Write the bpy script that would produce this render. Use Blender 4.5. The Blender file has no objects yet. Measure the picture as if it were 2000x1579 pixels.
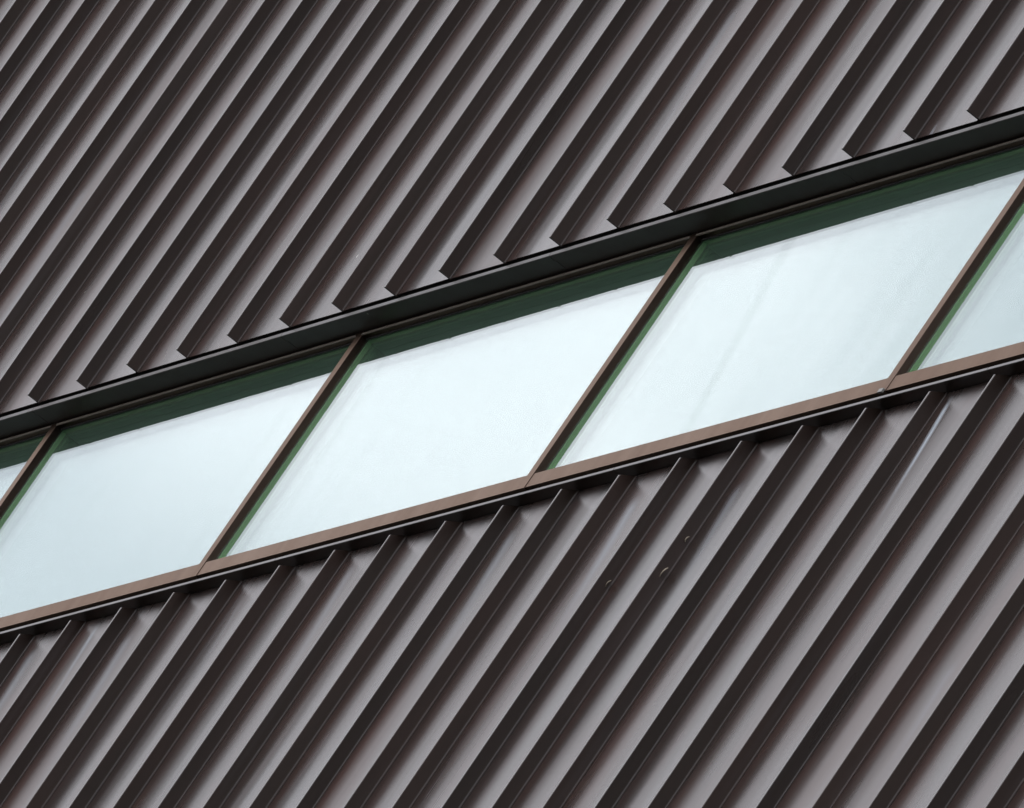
import bpy, math, random
from mathutils import Matrix, Vector

random.seed(7)
scene = bpy.context.scene
COL = scene.collection

# ------------------------------------------------------------------ camera
cam_data = bpy.data.cameras.new("camera")
cam_data.sensor_fit = 'HORIZONTAL'
cam_data.sensor_width = 36.0
cam_data.lens = 36.0 * 37637.29 / 2000.0          # long telephoto from the street
cam_data.clip_start = 0.5
cam_data.clip_end = 6000.0
cam = bpy.data.objects.new("camera", cam_data)
COL.objects.link(cam)
RIGHT = Vector((0.34831428, 0.76466465, 0.54218551))
DOWN = Vector((-0.09768925, 0.60486848, -0.79031066))
FWD = Vector((-0.93227355, 0.22231079, 0.28538385))
CAM = Vector((52.32596478, -11.27594058, -15.13648712))
m = Matrix.Identity(4)
for i in range(3):
    m[i][0] = RIGHT[i]
    m[i][1] = -DOWN[i]
    m[i][2] = -FWD[i]
    m[i][3] = CAM[i]
cam.matrix_world = m
scene.camera = cam

# ------------------------------------------------------------------ overcast sky, soft sun
SUN_DIR = Vector((-0.30, -0.62, 0.725)).normalized()
world = bpy.data.worlds.new("World")
scene.world = world
world.use_nodes = True
wn = world.node_tree.nodes
wl = world.node_tree.links
wn.clear()
w_out = wn.new('ShaderNodeOutputWorld')
w_bg = wn.new('ShaderNodeBackground')
w_bg.inputs['Strength'].default_value = 0.10
sky = wn.new('ShaderNodeTexSky')
sky.sky_type = 'NISHITA'
sky.sun_disc = False
sky.sun_elevation = math.asin(SUN_DIR.z)
sky.sun_rotation = math.atan2(SUN_DIR.x, SUN_DIR.y)
sky.air_density = 1.0
sky.dust_density = 1.0
w_tc = wn.new('ShaderNodeTexCoord')
w_map = wn.new('ShaderNodeMapping')
w_map.inputs['Location'].default_value = (-4.3597, 2.5823, 0.9110)
w_noise = wn.new('ShaderNodeTexNoise')
w_noise.inputs['Scale'].default_value = 22.0
w_noise.inputs['Detail'].default_value = 2.0
w_noise.inputs['Roughness'].default_value = 0.45
w_ramp = wn.new('ShaderNodeValToRGB')
w_ramp.color_ramp.elements[0].position = 0.30
w_ramp.color_ramp.elements[0].color = (6.6, 6.9, 7.5, 1)
w_ramp.color_ramp.elements[1].position = 0.72
w_ramp.color_ramp.elements[1].color = (15.0, 14.5, 14.9, 1)
w_mix = wn.new('ShaderNodeMix')
w_mix.data_type = 'RGBA'
w_mix.inputs['Factor'].default_value = 0.90
wl.new(w_tc.outputs['Generated'], w_map.inputs['Vector'])
wl.new(w_map.outputs['Vector'], w_noise.inputs['Vector'])
wl.new(w_noise.outputs['Fac'], w_ramp.inputs['Fac'])
wl.new(sky.outputs['Color'], w_mix.inputs[6])
wl.new(w_ramp.outputs['Color'], w_mix.inputs[7])
wl.new(w_mix.outputs[2], w_bg.inputs['Color'])
wl.new(w_bg.outputs['Background'], w_out.inputs['Surface'])

sun_data = bpy.data.lights.new("sun", 'SUN')
sun_data.energy = 0.8
sun_data.angle = math.radians(20)
sun_data.color = (1.0, 0.96, 0.9)
sun = bpy.data.objects.new("sun", sun_data)
sun.rotation_euler = SUN_DIR.to_track_quat('Z', 'Y').to_euler()
sun.location = (0, -20, 30)
COL.objects.link(sun)

vs = scene.view_settings
vs.view_transform = 'Standard'
vs.look = 'None'
vs.gamma = 1.0
vs.use_curve_mapping = False
vs.exposure = 0.57
scene.cycles.max_bounces = 6
scene.cycles.diffuse_bounces = 2
scene.cycles.glossy_bounces = 5
scene.cycles.transparent_max_bounces = 12
scene.cycles.use_adaptive_sampling = True
scene.cycles.adaptive_threshold = 0.02
scene.cycles.caustics_reflective = True
scene.cycles.use_denoising = True

# ------------------------------------------------------------------ materials
def new_mat(name):
    mt = bpy.data.materials.new(name)
    mt.use_nodes = True
    mt.node_tree.nodes.clear()
    return mt, mt.node_tree.nodes, mt.node_tree.links

def math_node(n, l, op, a, b=None, c=None, clamp=False):
    nd = n.new('ShaderNodeMath')
    nd.operation = op
    nd.use_clamp = clamp
    for i, v in enumerate((a, b, c)):
        if v is None:
            continue
        if isinstance(v, (int, float)):
            nd.inputs[i].default_value = v
        else:
            l.new(v, nd.inputs[i])
    return nd.outputs[0]

def mix_col(n, l, fac, a, b):
    nd = n.new('ShaderNodeMix')
    nd.data_type = 'RGBA'
    for sock, v in ((nd.inputs['Factor'], fac), (nd.inputs[6], a), (nd.inputs[7], b)):
        if isinstance(v, (int, float)):
            sock.default_value = v
        elif isinstance(v, tuple):
            sock.default_value = (v[0], v[1], v[2], 1)
        else:
            l.new(v, sock)
    return nd.outputs[2]

def noise(n, l, vec, scale, detail=3.0, rough=0.5):
    nd = n.new('ShaderNodeTexNoise')
    nd.inputs['Scale'].default_value = scale
    nd.inputs['Detail'].default_value = detail
    nd.inputs['Roughness'].default_value = rough
    l.new(vec, nd.inputs['Vector'])
    return nd.outputs['Fac']

def mapped(n, l, vec, scale):
    nd = n.new('ShaderNodeMapping')
    nd.inputs['Scale'].default_value = scale
    l.new(vec, nd.inputs['Vector'])
    return nd.outputs['Vector']

def ramp(n, l, fac, p0, p1):
    nd = n.new('ShaderNodeMapRange')
    nd.interpolation_type = 'SMOOTHSTEP'
    nd.inputs['From Min'].default_value = p0
    nd.inputs['From Max'].default_value = p1
    l.new(fac, nd.inputs['Value'])
    return nd.outputs['Result']

def coated_metal(name, base, base2, rough, bump=1.0, stains=False, dust=0.09, metallic=0.0, edge=None, ior=1.5):
    """Brown stove-enamelled sheet: dark body colour under a satin coat."""
    mt, n, l = new_mat(name)
    out = n.new('ShaderNodeOutputMaterial')
    bsdf = n.new('ShaderNodeBsdfPrincipled')
    tc = n.new('ShaderNodeTexCoord')
    info = n.new('ShaderNodeObjectInfo')
    vadd = n.new('ShaderNodeVectorMath')
    vadd.operation = 'ADD'
    comb = n.new('ShaderNodeCombineXYZ')
    off = math_node(n, l, 'MULTIPLY', info.outputs['Random'], 37.0)
    l.new(off, comb.inputs[0])
    l.new(math_node(n, l, 'MULTIPLY', info.outputs['Random'], 11.3), comb.inputs[2])
    l.new(tc.outputs['Object'], vadd.inputs[0])
    l.new(comb.outputs[0], vadd.inputs[1])
    pos = vadd.outputs[0]
    streak = noise(n, l, mapped(n, l, pos, (22.0, 22.0, 0.55)), 1.0, 2.0, 0.55)
    cloud = noise(n, l, mapped(n, l, pos, (5.0, 5.0, 1.3)), 1.0, 2.0, 0.6)
    fine = noise(n, l, mapped(n, l, pos, (16.0, 16.0, 2.6)), 1.0, 2.0, 0.55)
    col = mix_col(n, l, ramp(n, l, cloud, 0.35, 0.7), base, base2)
    tone = math_node(n, l, 'ADD', 0.78, math_node(n, l, 'MULTIPLY', info.outputs['Random'], 0.5))
    hsv = n.new('ShaderNodeHueSaturation')
    l.new(tone, hsv.inputs['Value'])
    l.new(col, hsv.inputs['Color'])
    col = hsv.outputs['Color']
    dirt = math_node(n, l, 'MULTIPLY', ramp(n, l, streak, 0.52, 0.82), dust)
    dirt = math_node(n, l, 'MULTIPLY', dirt, ramp(n, l, fine, 0.25, 0.65))
    col = mix_col(n, l, dirt, col, (0.17, 0.17, 0.19))
    rgh = math_node(n, l, 'ADD', math_node(n, l, 'MULTIPLY', streak, 0.06), rough - 0.03)
    rgh = math_node(n, l, 'ADD', rgh, math_node(n, l, 'MULTIPLY', dirt, 0.25))
    rgh = math_node(n, l, 'ADD', rgh, math_node(n, l, 'MULTIPLY', info.outputs['Random'], 0.06))
    rgh = math_node(n, l, 'ADD', rgh, math_node(n, l, 'MULTIPLY', math_node(n, l, 'SUBTRACT', cloud, 0.5), 0.16))
    # tiny pale specks of grit and droppings
    vor = n.new('ShaderNodeTexVoronoi')
    vor.inputs['Scale'].default_value = 1.0
    l.new(mapped(n, l, pos, (9.0, 9.0, 5.0)), vor.inputs['Vector'])
    speck = math_node(n, l, 'LESS_THAN', vor.outputs['Distance'], 0.030)
    sep = n.new('ShaderNodeSeparateColor')
    l.new(vor.outputs['Color'], sep.inputs[0])
    speck = math_node(n, l, 'MULTIPLY', speck, math_node(n, l, 'GREATER_THAN', sep.outputs[0], 0.90))
    col = mix_col(n, l, math_node(n, l, 'MULTIPLY', speck, 0.7), col, (0.55, 0.54, 0.5))
    if stains:
        def attr(nm):
            a = n.new('ShaderNodeAttribute')
            a.attribute_type = 'OBJECT'
            a.attribute_name = nm
            return a.outputs['Fac']
        sx = n.new('ShaderNodeSeparateXYZ')
        l.new(tc.outputs['Object'], sx.inputs[0])
        wob = math_node(n, l, 'MULTIPLY', math_node(n, l, 'SUBTRACT', cloud, 0.5), 0.02)
        dx = math_node(n, l, 'SUBTRACT', math_node(n, l, 'ADD', sx.outputs[0], wob), attr('stain_x'))
        dz = math_node(n, l, 'SUBTRACT', attr('stain_z'), sx.outputs[2])      # distance run down the sheet
        drift = math_node(n, l, 'MULTIPLY', dz, -0.22)
        dx = math_node(n, l, 'ABSOLUTE', math_node(n, l, 'ADD', dx, drift))
        w = attr('stain_width')
        band = math_node(n, l, 'SUBTRACT', 1.0, math_node(n, l, 'DIVIDE', dx, w), clamp=True)
        head = ramp(n, l, dz, 0.0, 0.06)
        tail = math_node(n, l, 'SUBTRACT', 1.0, ramp(n, l, math_node(n, l, 'DIVIDE', dz, attr('stain_length')), 0.1, 1.0))
        brk = math_node(n, l, 'ADD', math_node(n, l, 'MULTIPLY', ramp(n, l, fine, 0.3, 0.6), 0.5), 0.5)
        st = math_node(n, l, 'MULTIPLY', math_node(n, l, 'MULTIPLY', band, head), math_node(n, l, 'MULTIPLY', tail, brk))
        st = math_node(n, l, 'MULTIPLY', st, attr('stain'), clamp=True)
        col = mix_col(n, l, st, col, (0.36, 0.41, 0.47))
        rgh = math_node(n, l, 'ADD', rgh, math_node(n, l, 'MULTIPLY', st, 0.3))
    wave = noise(n, l, mapped(n, l, pos, (7.0, 7.0, 0.8)), 1.0, 1.0, 0.4)
    bmp = n.new('ShaderNodeBump')
    bmp.inputs['Strength'].default_value = 0.5
    bmp.inputs['Distance'].default_value = 0.004 * bump
    l.new(wave, bmp.inputs['Height'])
    l.new(bmp.outputs[0], bsdf.inputs['Normal'])
    l.new(col, bsdf.inputs['Base Color'])
    l.new(rgh, bsdf.inputs['Roughness'])
    bsdf.inputs['IOR'].default_value = ior
    bsdf.inputs['Metallic'].default_value = metallic
    if edge:
        bsdf.inputs['Specular Tint'].default_value = (*edge, 1)
    l.new(bsdf.outputs[0], out.inputs[0])
    return mt

MAT_SHEET = coated_metal("brown_sheet", (0.024, 0.0150, 0.0125), (0.042, 0.0210, 0.0168), 0.235, bump=1.9, stains=True, ior=1.42)
MAT_SEAM = coated_metal("brown_seam", (0.024, 0.0155, 0.0118), (0.034, 0.0190, 0.0145), 0.29, bump=0.5)
MAT_TRIM = coated_metal("brown_trim", (0.020, 0.0155, 0.013), (0.027, 0.020, 0.017), 0.30, bump=0.3)
MAT_HEAD = coated_metal("brown_head_trim", (0.016, 0.010, 0.0065), (0.021, 0.013, 0.009), 0.38, bump=0.3, dust=0.05, ior=1.36)
MAT_FRAME = coated_metal("bronze_frame", (0.040, 0.028, 0.022), (0.052, 0.036, 0.029), 0.36, bump=0.2, dust=0.08, metallic=1.0, edge=(1.0, 0.84, 0.74))

def plain(name, col, rough=0.7, scale=3.0, var=0.12):
    mt, n, l = new_mat(name)
    out = n.new('ShaderNodeOutputMaterial')
    b = n.new('ShaderNodeBsdfPrincipled')
    tc = n.new('ShaderNodeTexCoord')
    nz = noise(n, l, tc.outputs['Object'], scale, 5.0, 0.6)
    c2 = tuple(v * (1 - 2 * var) for v in col)
    l.new(mix_col(n, l, nz, col, c2), b.inputs['Base Color'])
    b.inputs['Roughness'].default_value = rough
    l.new(b.outputs[0], out.inputs[0])
    return mt

MAT_SPACER = plain("spacer_aluminium", (0.42, 0.82, 0.38), 0.5, 30.0)
MAT_SPACER_CLIP = plain("zinc_clip", (0.22, 0.22, 0.21), 0.5, 40.0)
MAT_STRIP = plain("weather_strip", (0.30, 0.25, 0.21), 0.6, 30.0)  # paler colour stands in for light along the head rail edge
MAT_GASKET = plain("black_gasket", (0.012, 0.012, 0.012), 0.6, 30.0)
MAT_INNER = plain("green_inner_frame", (0.46, 0.68, 0.55), 0.7, 8.0)
MAT_PLASTER = plain("interior_plaster", (0.10, 0.15, 0.12), 0.9, 1.0)
MAT_CORE = plain("dark_substrate", (0.03, 0.03, 0.03), 0.9)
MAT_CONCRETE = plain("plinth_concrete", (0.28, 0.27, 0.25), 0.85, 2.0)
MAT_DEBRIS = plain("dry_leaf", (0.36, 0.31, 0.24), 0.8, 60.0)
MAT_PAVING = plain("paving", (0.040, 0.040, 0.038), 0.9, 0.3, 0.2)

def glass(name, tint, slant_band=True, green_haze=0.038, sheen=(0.91, 0.965, 1.0)):
    mt, n, l = new_mat(name)
    out = n.new('ShaderNodeOutputMaterial')
    geo = n.new('ShaderNodeNewGeometry')
    tc = n.new('ShaderNodeTexCoord')
    info = n.new('ShaderNodeObjectInfo')
    # same reflectance from either side of each face of the sheet
    ior = math_node(n, l, 'ADD', 1.52, math_node(n, l, 'MULTIPLY', geo.outputs['Backfacing'], 1 / 1.52 - 1.52))
    fr = n.new('ShaderNodeFresnel')
    l.new(ior, fr.inputs['IOR'])
    vadd = n.new('ShaderNodeVectorMath')
    vadd.operation = 'ADD'
    comb = n.new('ShaderNodeCombineXYZ')
    l.new(math_node(n, l, 'MULTIPLY', info.outputs['Random'], 23.0), comb.inputs[0])
    l.new(tc.outputs['Object'], vadd.inputs[0])
    l.new(comb.outputs[0], vadd.inputs[1])
    pos = vadd.outputs[0]
    streak = noise(n, l, mapped(n, l, pos, (6.0, 1.0, 0.4)), 1.0, 2.0, 0.5)
    film = math_node(n, l, 'MULTIPLY', ramp(n, l, streak, 0.50, 0.75), 0.05)
    refl = fr.outputs[0]
    base_film = film
    if slant_band:
        def attr(nm):
            a = n.new('ShaderNodeAttribute')
            a.attribute_type = 'OBJECT'
            a.attribute_name = nm
            return a.outputs['Fac']
        sx = n.new('ShaderNodeSeparateXYZ')
        l.new(tc.outputs['Object'], sx.inputs[0])
        # a band of lower reflectance slanting down the pane
        cx = math_node(n, l, 'ADD', attr('smear_x'), math_node(n, l, 'MULTIPLY', sx.outputs[2], attr('smear_slope')))
        d = math_node(n, l, 'ABSOLUTE', math_node(n, l, 'SUBTRACT', sx.outputs[0], cx))
        band = math_node(n, l, 'SUBTRACT', 1.0, ramp(n, l, d, 0.02, 0.055))
        base_film = film
        film = math_node(n, l, 'ADD', film, math_node(n, l, 'MULTIPLY', math_node(n, l, 'MULTIPLY', band, attr('smear')), 0.25), clamp=True)
    refl = math_node(n, l, 'MULTIPLY', refl, math_node(n, l, 'SUBTRACT', 1.0, math_node(n, l, 'MULTIPLY', film, 0.55)))
    wavy = noise(n, l, mapped(n, l, pos, (3.2, 1.0, 2.2)), 1.0, 1.0, 0.5)
    gb = n.new('ShaderNodeBump')
    gb.inputs['Strength'].default_value = 1.0
    gb.inputs['Distance'].default_value = 0.00022
    l.new(wavy, gb.inputs['Height'])
    gl = n.new('ShaderNodeBsdfGlossy')
    l.new(gb.outputs[0], gl.inputs['Normal'])
    gl.inputs['Roughness'].default_value = 0.0
    gl.inputs['Color'].default_value = (*sheen, 1)
    tr = n.new('ShaderNodeBsdfTransparent')
    tr.inputs['Color'].default_value = (*tint, 1)
    mx = n.new('ShaderNodeMixShader')
    l.new(refl, mx.inputs[0])
    l.new(tr.outputs[0], mx.inputs[1])
    l.new(gl.outputs[0], mx.inputs[2])
    df = n.new('ShaderNodeBsdfDiffuse')
    df.inputs['Color'].default_value = (0.36, 0.62, 0.46, 1)  # green haze painted into the glass to lift dark reflections, plus streak film
    mx2 = n.new('ShaderNodeMixShader')
    l.new(math_node(n, l, 'ADD', math_node(n, l, 'MULTIPLY', base_film, 0.10), green_haze), mx2.inputs[0])
    l.new(mx.outputs[0], mx2.inputs[1])
    l.new(df.outputs[0], mx2.inputs[2])
    l.new(mx2.outputs[0], out.inputs[0])
    return mt

MAT_GLASS_OUT = glass("green_tinted_glass", (0.955, 0.985, 0.965))
MAT_GLASS_IN = glass("inner_glass", (0.96, 0.985, 0.97), slant_band=False, green_haze=0.0, sheen=(0.95, 1.0, 1.0))

# ------------------------------------------------------------------ mesh helpers
def extrude(name, prof, a, b, axis):
    """Closed profile swept from a to b: axis 'z' takes (x, y) points, axis 'x' takes (y, z) points."""
    area = sum(prof[i][0] * prof[(i + 1) % len(prof)][1] - prof[(i + 1) % len(prof)][0] * prof[i][1] for i in range(len(prof)))
    if area < 0:
        prof = prof[::-1]
    k = len(prof)
    if axis == 'z':
        vs_ = [(x, y, a) for x, y in prof] + [(x, y, b) for x, y in prof]
    else:
        vs_ = [(a, y, z) for y, z in prof] + [(b, y, z) for y, z in prof]
    fs = [(i, (i + 1) % k, k + (i + 1) % k, k + i) for i in range(k)]
    fs += [tuple(range(k))[::-1], tuple(range(k, 2 * k))]
    me = bpy.data.meshes.new(name)
    me.from_pydata(vs_, [], fs)
    me.update()
    return me

def box_mesh(name, x0, x1, y0, y1, z0, z1, bev=0.0):
    if bev <= 0:
        return extrude(name, [(x0, y0), (x1, y0), (x1, y1), (x0, y1)], z0, z1, 'z')
    c = bev
    prof = [(x0 + c, y0), (x1 - c, y0), (x1, y0 + c), (x1, y1), (x0, y1), (x0, y0 + c)]
    return extrude(name, prof, z0, z1, 'z')

def add(name, me, mat, parent, loc):
    """Link a mesh at a world location under a parent (no rotation in the chain above parts)."""
    o = bpy.data.objects.new(name, me)
    if mat is not None and not me.materials:
        me.materials.append(mat)
    COL.objects.link(o)
    o.parent = parent
    o.location = Vector(loc) - (world_loc(parent) if parent else Vector((0, 0, 0)))
    return o

def world_loc(o):
    v = Vector((0, 0, 0))
    while o is not None:
        v += o.location
        o = o.parent
    return v

# ------------------------------------------------------------------ setting
GZ = CAM.z - 1.65
ground = add("ground", extrude("ground", [(-2500, -2500), (2500, -2500), (2500, 2500), (-2500, 2500)], -0.3, 0.0, 'z'), MAT_PAVING, None, (0, 0, GZ))
ground["kind"] = "structure"

# ------------------------------------------------------------------ the building
P = 0.43                       # seam pitch
H = 0.0385                      # seam height; the ridges lie in y = 0, the sheets in y = H
RB = 0.012                     # ridge width
K0, K1 = -13, 31
X0, X1 = K0 * P, K1 * P
ZU = -0.004                    # lower end of the upper sheets
ZL = -1.063                    # upper end of the lower seams
TOP = 3.6
HS = -0.009                    # head flashing datum
HB = HS - 0.036                # soffit level
YF, YG = 0.0990, 0.117         # front of window frames, outer face of the glass
RAIL_T, RAIL_B = -0.844, -0.891
SILL_Z = -1.037                # underside of sill flashing

building = bpy.data.objects.new("metal_clad_building", None)
COL.objects.link(building)
building.location = ((X0 + X1) / 2, 0.2, GZ)
building["label"] = "dark brown building clad in standing seam metal with one band of windows"
building["category"] = "building"

R = 0.004
arc = [(RB + R - R * math.cos(t), H - R + R * math.sin(t)) for t in [math.radians(a) for a in (0, 18, 36, 54, 72, 90)]]
seam_prof = [(0.0, H + 0.004), (0.0, 0.0015), (0.0015, 0.0), (RB - 0.0015, 0.0), (RB, 0.0015)] + arc + [(RB + R, H + 0.004)]
LOW_LEN = 9.0
UP_LEN = TOP - ZU
me_seam_up = extrude("seam", seam_prof, 0.0, UP_LEN, 'z')
me_seam_lo = extrude("seam", seam_prof, -LOW_LEN, 0.0, 'z')
for v in me_seam_lo.vertices:                       # upper ends are cut on a slant under the sill
    if v.co.z > -0.5:
        v.co.z += (SILL_Z - 0.0005 - ZL) * min(1.0, max(0.0, v.co.y / H))
GAPZ = SILL_Z - 0.0015 - ZL

def pan_mesh(za, zb):
    """One flat sheet with its real thickness, from the foot of its seam to the next seam."""
    xa, xb = RB + R + 0.0004, P - 0.0004
    return extrude("wall_panel", [(xa, H), (xb, H), (xb, H + 0.003), (xa, H + 0.003)], za, zb, 'z')

me_pan_up = pan_mesh(0.0, UP_LEN)
me_pan_lo = pan_mesh(-LOW_LEN, GAPZ)

stains = {  # panel index -> (strength, x across the sheet, z of its top end, half width, length)
    'lo': {20: (1.35, 0.066, 0.012, 0.022, 0.48), 5: (0.7, 0.148, 0.012, 0.024, 0.42), 4: (0.30, 0.10, -0.02, 0.05, 0.7),
           15: (0.48, 0.150, -0.05, 0.05, 0.6), 10: (0.28, 0.130, -0.02, 0.045, 0.6), 13: (0.32, 0.11, -0.05, 0.05, 0.7),
           6: (0.30, 0.12, -0.06, 0.05, 0.7), 17: (0.25, 0.10, -0.10, 0.05, 0.6),
           23: (0.22, 0.20, -0.95, 0.06, 0.9), 18: (0.15, 0.18, -0.3, 0.05, 0.7)},
    'up': {16: (0.95, 0.105, 0.05, 0.016, 0.12)},
}
for k in range(K0, K1):
    for part, zc in (('up', ZU), ('lo', ZL)):
        p = add("wall_panel", me_pan_up if part == 'up' else me_pan_lo, MAT_SHEET, building, (k * P, 0, zc))
        p.rotation_euler.z = math.radians(random.uniform(-0.28, 0.28))
        st = stains[part].get(k)
        if st is None and random.random() < 0.6:      # faint dust runs on most other sheets
            st = (random.uniform(0.06, 0.20), random.uniform(0.08, 0.25), random.uniform(-0.1, 0.0) if part == 'lo' else random.uniform(0.6, 2.2),
                  random.uniform(0.03, 0.07), random.uniform(0.5, 1.6))
        p["stain"] = float(st[0]) if st else 0.0
        p["stain_x"] = float(st[1]) if st else 0.1
        p["stain_z"] = float(st[2]) if st else 0.0
        p["stain_width"] = float(st[3]) if st else 0.02
        p["stain_length"] = float(st[4]) if st else 0.5
        s = add("seam", me_seam_up if part == 'up' else me_seam_lo, MAT_SEAM, p,
                (k * P + random.uniform(-.0012, .0012), 0, zc + random.uniform(-.003, .003)))

# substrate behind the sheets, back and ends of the building, roof
add("backing_wall", box_mesh("backing_wall", X0, X1, H + 0.012, 0.30, 0, TOP - 0.06), MAT_CORE, building, (0, 0, 0.006))
add("backing_wall", box_mesh("backing_wall", X0, X1, H + 0.012, 0.30, -LOW_LEN, -0.03), MAT_CORE, building, (0, 0, ZL))
add("plinth", box_mesh("plinth", X0, X1, -0.02, 0.40, GZ, ZL - LOW_LEN - 0.004), MAT_CONCRETE, building, (0, 0, 0))
add("side_wall", box_mesh("side_wall", X0 - 0.25, X0 - 0.004, 0.0, 9.0, GZ, TOP), MAT_TRIM, building, (0, 0, 0))
add("side_wall", box_mesh("side_wall", X1 + 0.02, X1 + 0.27, 0.0, 9.0, GZ, TOP), MAT_TRIM, building, (0, 0, 0))
add("back_wall", box_mesh("back_wall", X0, X1, 8.75, 9.0, GZ, TOP - 0.05), MAT_TRIM, building, (0, 0, 0))
add("roof", box_mesh("roof", X0, X1, 0.32, 8.7, TOP - 0.30, TOP - 0.05), MAT_CORE, building, (0, 0, 0))
add("coping", box_mesh("coping", X0 - 0.3, X1 + 0.3, -0.06, 0.36, TOP + 0.004, TOP + 0.05, 0.004), MAT_TRIM, building, (0, 0, 0))
# the room behind the band of windows
add("interior_ceiling", box_mesh("interior_ceiling", X0, X1, 0.302, 8.7, 0.06, 0.2), MAT_PLASTER, building, (0, 0, 0))
add("interior_floor", box_mesh("interior_floor", X0, X1, 0.302, 8.7, -2.3, -2.1), MAT_PLASTER, building, (0, 0, 0))
add("interior_wall", box_mesh("interior_wall", X0, X1, 5.0, 5.15, -2.095, 0.055), MAT_PLASTER, building, (0, 0, 0))

# head flashing: bullnose drip, then a soffit running back to the window heads
YN = 0.031
nose = [(YN + 0.003 - 0.003 * math.cos(t), HB + 0.003 - 0.003 * math.sin(t)) for t in [math.radians(a) for a in (0, 22, 45, 67, 90)]]
head_prof = [(0.048, HB + 0.026), (0.040, HB + 0.0175), (YN + 0.003, HB + 0.0165), (YN, HB + 0.0135)] + nose + \
            [(YN + 0.022, HB), (YN + 0.0225, HB + 0.0030), (0.150, HB + 0.0030), (0.150, HB + 0.026)]
x = 2.164 - 2.13 * 4
while x < X1:
    a, b = max(x + 0.0012, X0), min(x + 2.13 - 0.0012, X1)
    if b > a:
        add("head_flashing", extrude("head_flashing", head_prof, 0, b - a, 'x'), MAT_HEAD, building, (a, 0, 0))
    x += 2.13

# sill flashing
sill_prof = [(0.003, SILL_Z + 0.0012), (0.0042, SILL_Z), (H + 0.004, SILL_Z), (H + 0.004, SILL_Z + 0.004),
             (0.135, SILL_Z + 0.004), (0.135, SILL_Z + 0.070), (0.120, SILL_Z + 0.068), (0.0055, SILL_Z + 0.0105), (0.003, SILL_Z + 0.009)]
x = 1.2 - 2.58 * 3
while x < X1:
    a, b = max(x + 0.0012, X0), min(x + 2.58 - 0.0012, X1)
    if b > a:
        add("sill_flashing", extrude("sill_flashing", sill_prof, 0, b - a, 'x'), MAT_TRIM, building, (a, 0, 0))
    x += 2.58

# ------------------------------------------------------------------ windows
MW = 0.048                                        # face width of a mullion
MX = [2.696 + 2.58 * i for i in range(-3, 5)]     # right edges of the mullions
me_mull = box_mesh("mullion", -MW, 0.0, YF - 0.0015, 0.19, RAIL_B - 0.002, HB + 0.002, 0.0012)
for xr in MX:
    mu = add("mullion", me_mull, MAT_FRAME, building, (xr, 0, 0))
W = 2.58 - MW
GT, GB = HB - 0.004, RAIL_B + 0.01                # glass top and bottom
HRB = HB - 0.012                                  # bottom of head rail
g = 0.0006
rail_prof = [(YF, RAIL_B), (YF, RAIL_T - 0.0012), (YF + 0.0012, RAIL_T), (YG - 0.001, RAIL_T), (YG - 0.001, RAIL_B)]
hrail_prof = [(YF, HRB + 0.001), (YF, HB + 0.0015), (YG - 0.001, HB + 0.0015), (YG - 0.001, HRB), (YF + 0.001, HRB)]
Y2 = YG + 0.0165
slant_bands = {2: (0.5, 0.55, 0.0, 0.0)}
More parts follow.
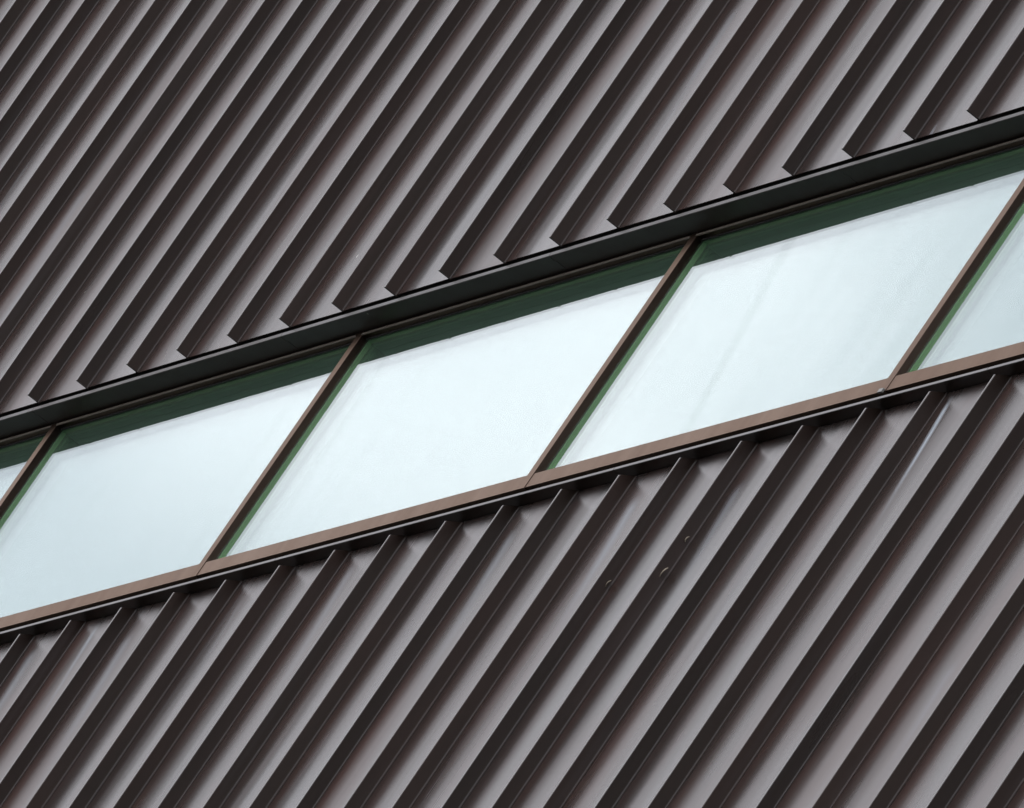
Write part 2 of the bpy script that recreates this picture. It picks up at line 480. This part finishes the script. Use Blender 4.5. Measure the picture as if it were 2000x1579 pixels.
for i in range(-1, len(MX)):
    xa = (MX[0] - 2.58 if i < 0 else MX[i])
    a, b = max(xa + g, X0), min(xa + W - g, X1)
    w = b - a
    win = bpy.data.objects.new("window", None)
    COL.objects.link(win)
    win.parent = building
    win.location = Vector((a, YG, RAIL_B)) - world_loc(building)
    add("bottom_rail", extrude("bottom_rail", rail_prof, 0, w, 'x'), MAT_FRAME, win, (a, 0, 0))
    add("head_rail", extrude("head_rail", hrail_prof, 0, w, 'x'), MAT_FRAME, win, (a, 0, 0))
    op = add("outer_pane", box_mesh("outer_pane", 0, w, YG, YG + 0.004, GB, GT), MAT_GLASS_OUT, win, (a, 0, 0))
    add("inner_pane", box_mesh("inner_pane", 0, w, Y2, Y2 + 0.004, GB, GT), MAT_GLASS_IN, win, (a, 0, 0))
    sp = [(0.0, 0.010, GB, GT), (w - 0.010, w, GB, GT)]
    for (sa, sb, za, zb) in sp:
        add("spacer", box_mesh("spacer", sa, sb, YG + 0.0045, Y2 - 0.0005, za + 0.012, zb - 0.012), MAT_SPACER, win, (a, 0, 0))
    add("spacer", box_mesh("spacer", 0.0, w, YG + 0.0045, Y2 - 0.0005, HRB - 0.004, GT), MAT_SPACER, win, (a, 0, 0))
    add("spacer", box_mesh("spacer", 0.0, w, YG + 0.0045, Y2 - 0.0005, GB, RAIL_T + 0.003), MAT_SPACER, win, (a, 0, 0))
    add("inner_frame", box_mesh("inner_frame", 0.0, w, Y2 + 0.005, 0.20, HRB - 0.003, GT), MAT_INNER, win, (a, 0, 0))
    add("sub_frame", box_mesh("sub_frame", 0.0, w, YG + 0.006, 0.29, SILL_Z + 0.074, GB - 0.002), MAT_GASKET, win, (a, 0, 0))
    add("gasket", box_mesh("gasket", 0.005, w, YG - 0.005, YG - 0.0005, HRB - 0.004, HRB - 0.0005), MAT_GASKET, win, (a, 0, 0))
    add("weather_strip", box_mesh("weather_strip", 0.0, w, YF - 0.004, YF - 0.0005, HRB - 0.0005, HRB + 0.0050), MAT_STRIP, win, (a, 0, 0))  # added pale strip, a painted highlight on the head rail
    op["smear"] = 0.8 if i == 4 else (0.35 if i == 3 else 0.0)
    op["smear_x"] = 0.745 if i == 4 else 0.30
    op["smear_slope"] = -0.35 if i == 4 else -0.12

# ------------------------------------------------------------------ small things caught on the wall
def chip(name, cx, cy, cz, length, wid, turn, parent, mat):
    """A curled sliver lying against the sheet."""
    vs_, fs = [], []
    for j in range(5):
        t = j / 4 - 0.5
        w = wid * (1 - (2 * t) ** 2 * 0.7)
        for sgn in (-1, 1):
            for d in (0, 0.0015):
                px, pz = t * length, sgn * w / 2
                vs_.append((px * math.cos(turn) - pz * math.sin(turn), -0.004 * (1 - (2 * t) ** 2) - d, px * math.sin(turn) + pz * math.cos(turn)))
    for j in range(4):
        a = j * 4
        fs += [(a, a + 4, a + 6, a + 2), (a + 1, a + 3, a + 7, a + 5), (a, a + 1, a + 5, a + 4), (a + 2, a + 6, a + 7, a + 3)]
    fs += [(0, 2, 3, 1), (16, 17, 19, 18)]
    me = bpy.data.meshes.new(name)
    me.from_pydata(vs_, [], fs)
    me.update()
    return add(name, me, mat, parent, (cx, cy, cz))


def seam_of(k):
    """The seam part standing at pitch k on the lower wall."""
    for c in building.children:
        if c.name.startswith("wall_panel") and c.data == me_pan_lo and abs(world_loc(c).x - k * P) < 0.01:
            return c.children[0]

for k, dy, z, ln, wd, tn in ((17, 0.024, -1.462, 0.034, 0.009, 1.0), (17, 0.026, -1.355, 0.018, 0.008, 1.3),
                             (16, 0.029, -1.445, 0.022, 0.007, 1.1)):
    chip("dry_leaf_sliver", k * P + RB + 0.006, dy, z, ln, wd, tn, seam_of(k), MAT_DEBRIS)
for xr in (MX[5],):        # small fixing clip under a mullion foot
    clip = add("fixing_clip", box_mesh("fixing_clip", -0.034, -0.004, YF - 0.008, YF - 0.0018, RAIL_B - 0.008, RAIL_B + 0.003, 0.001),
               MAT_SPACER_CLIP, building, (xr, 0, 0))
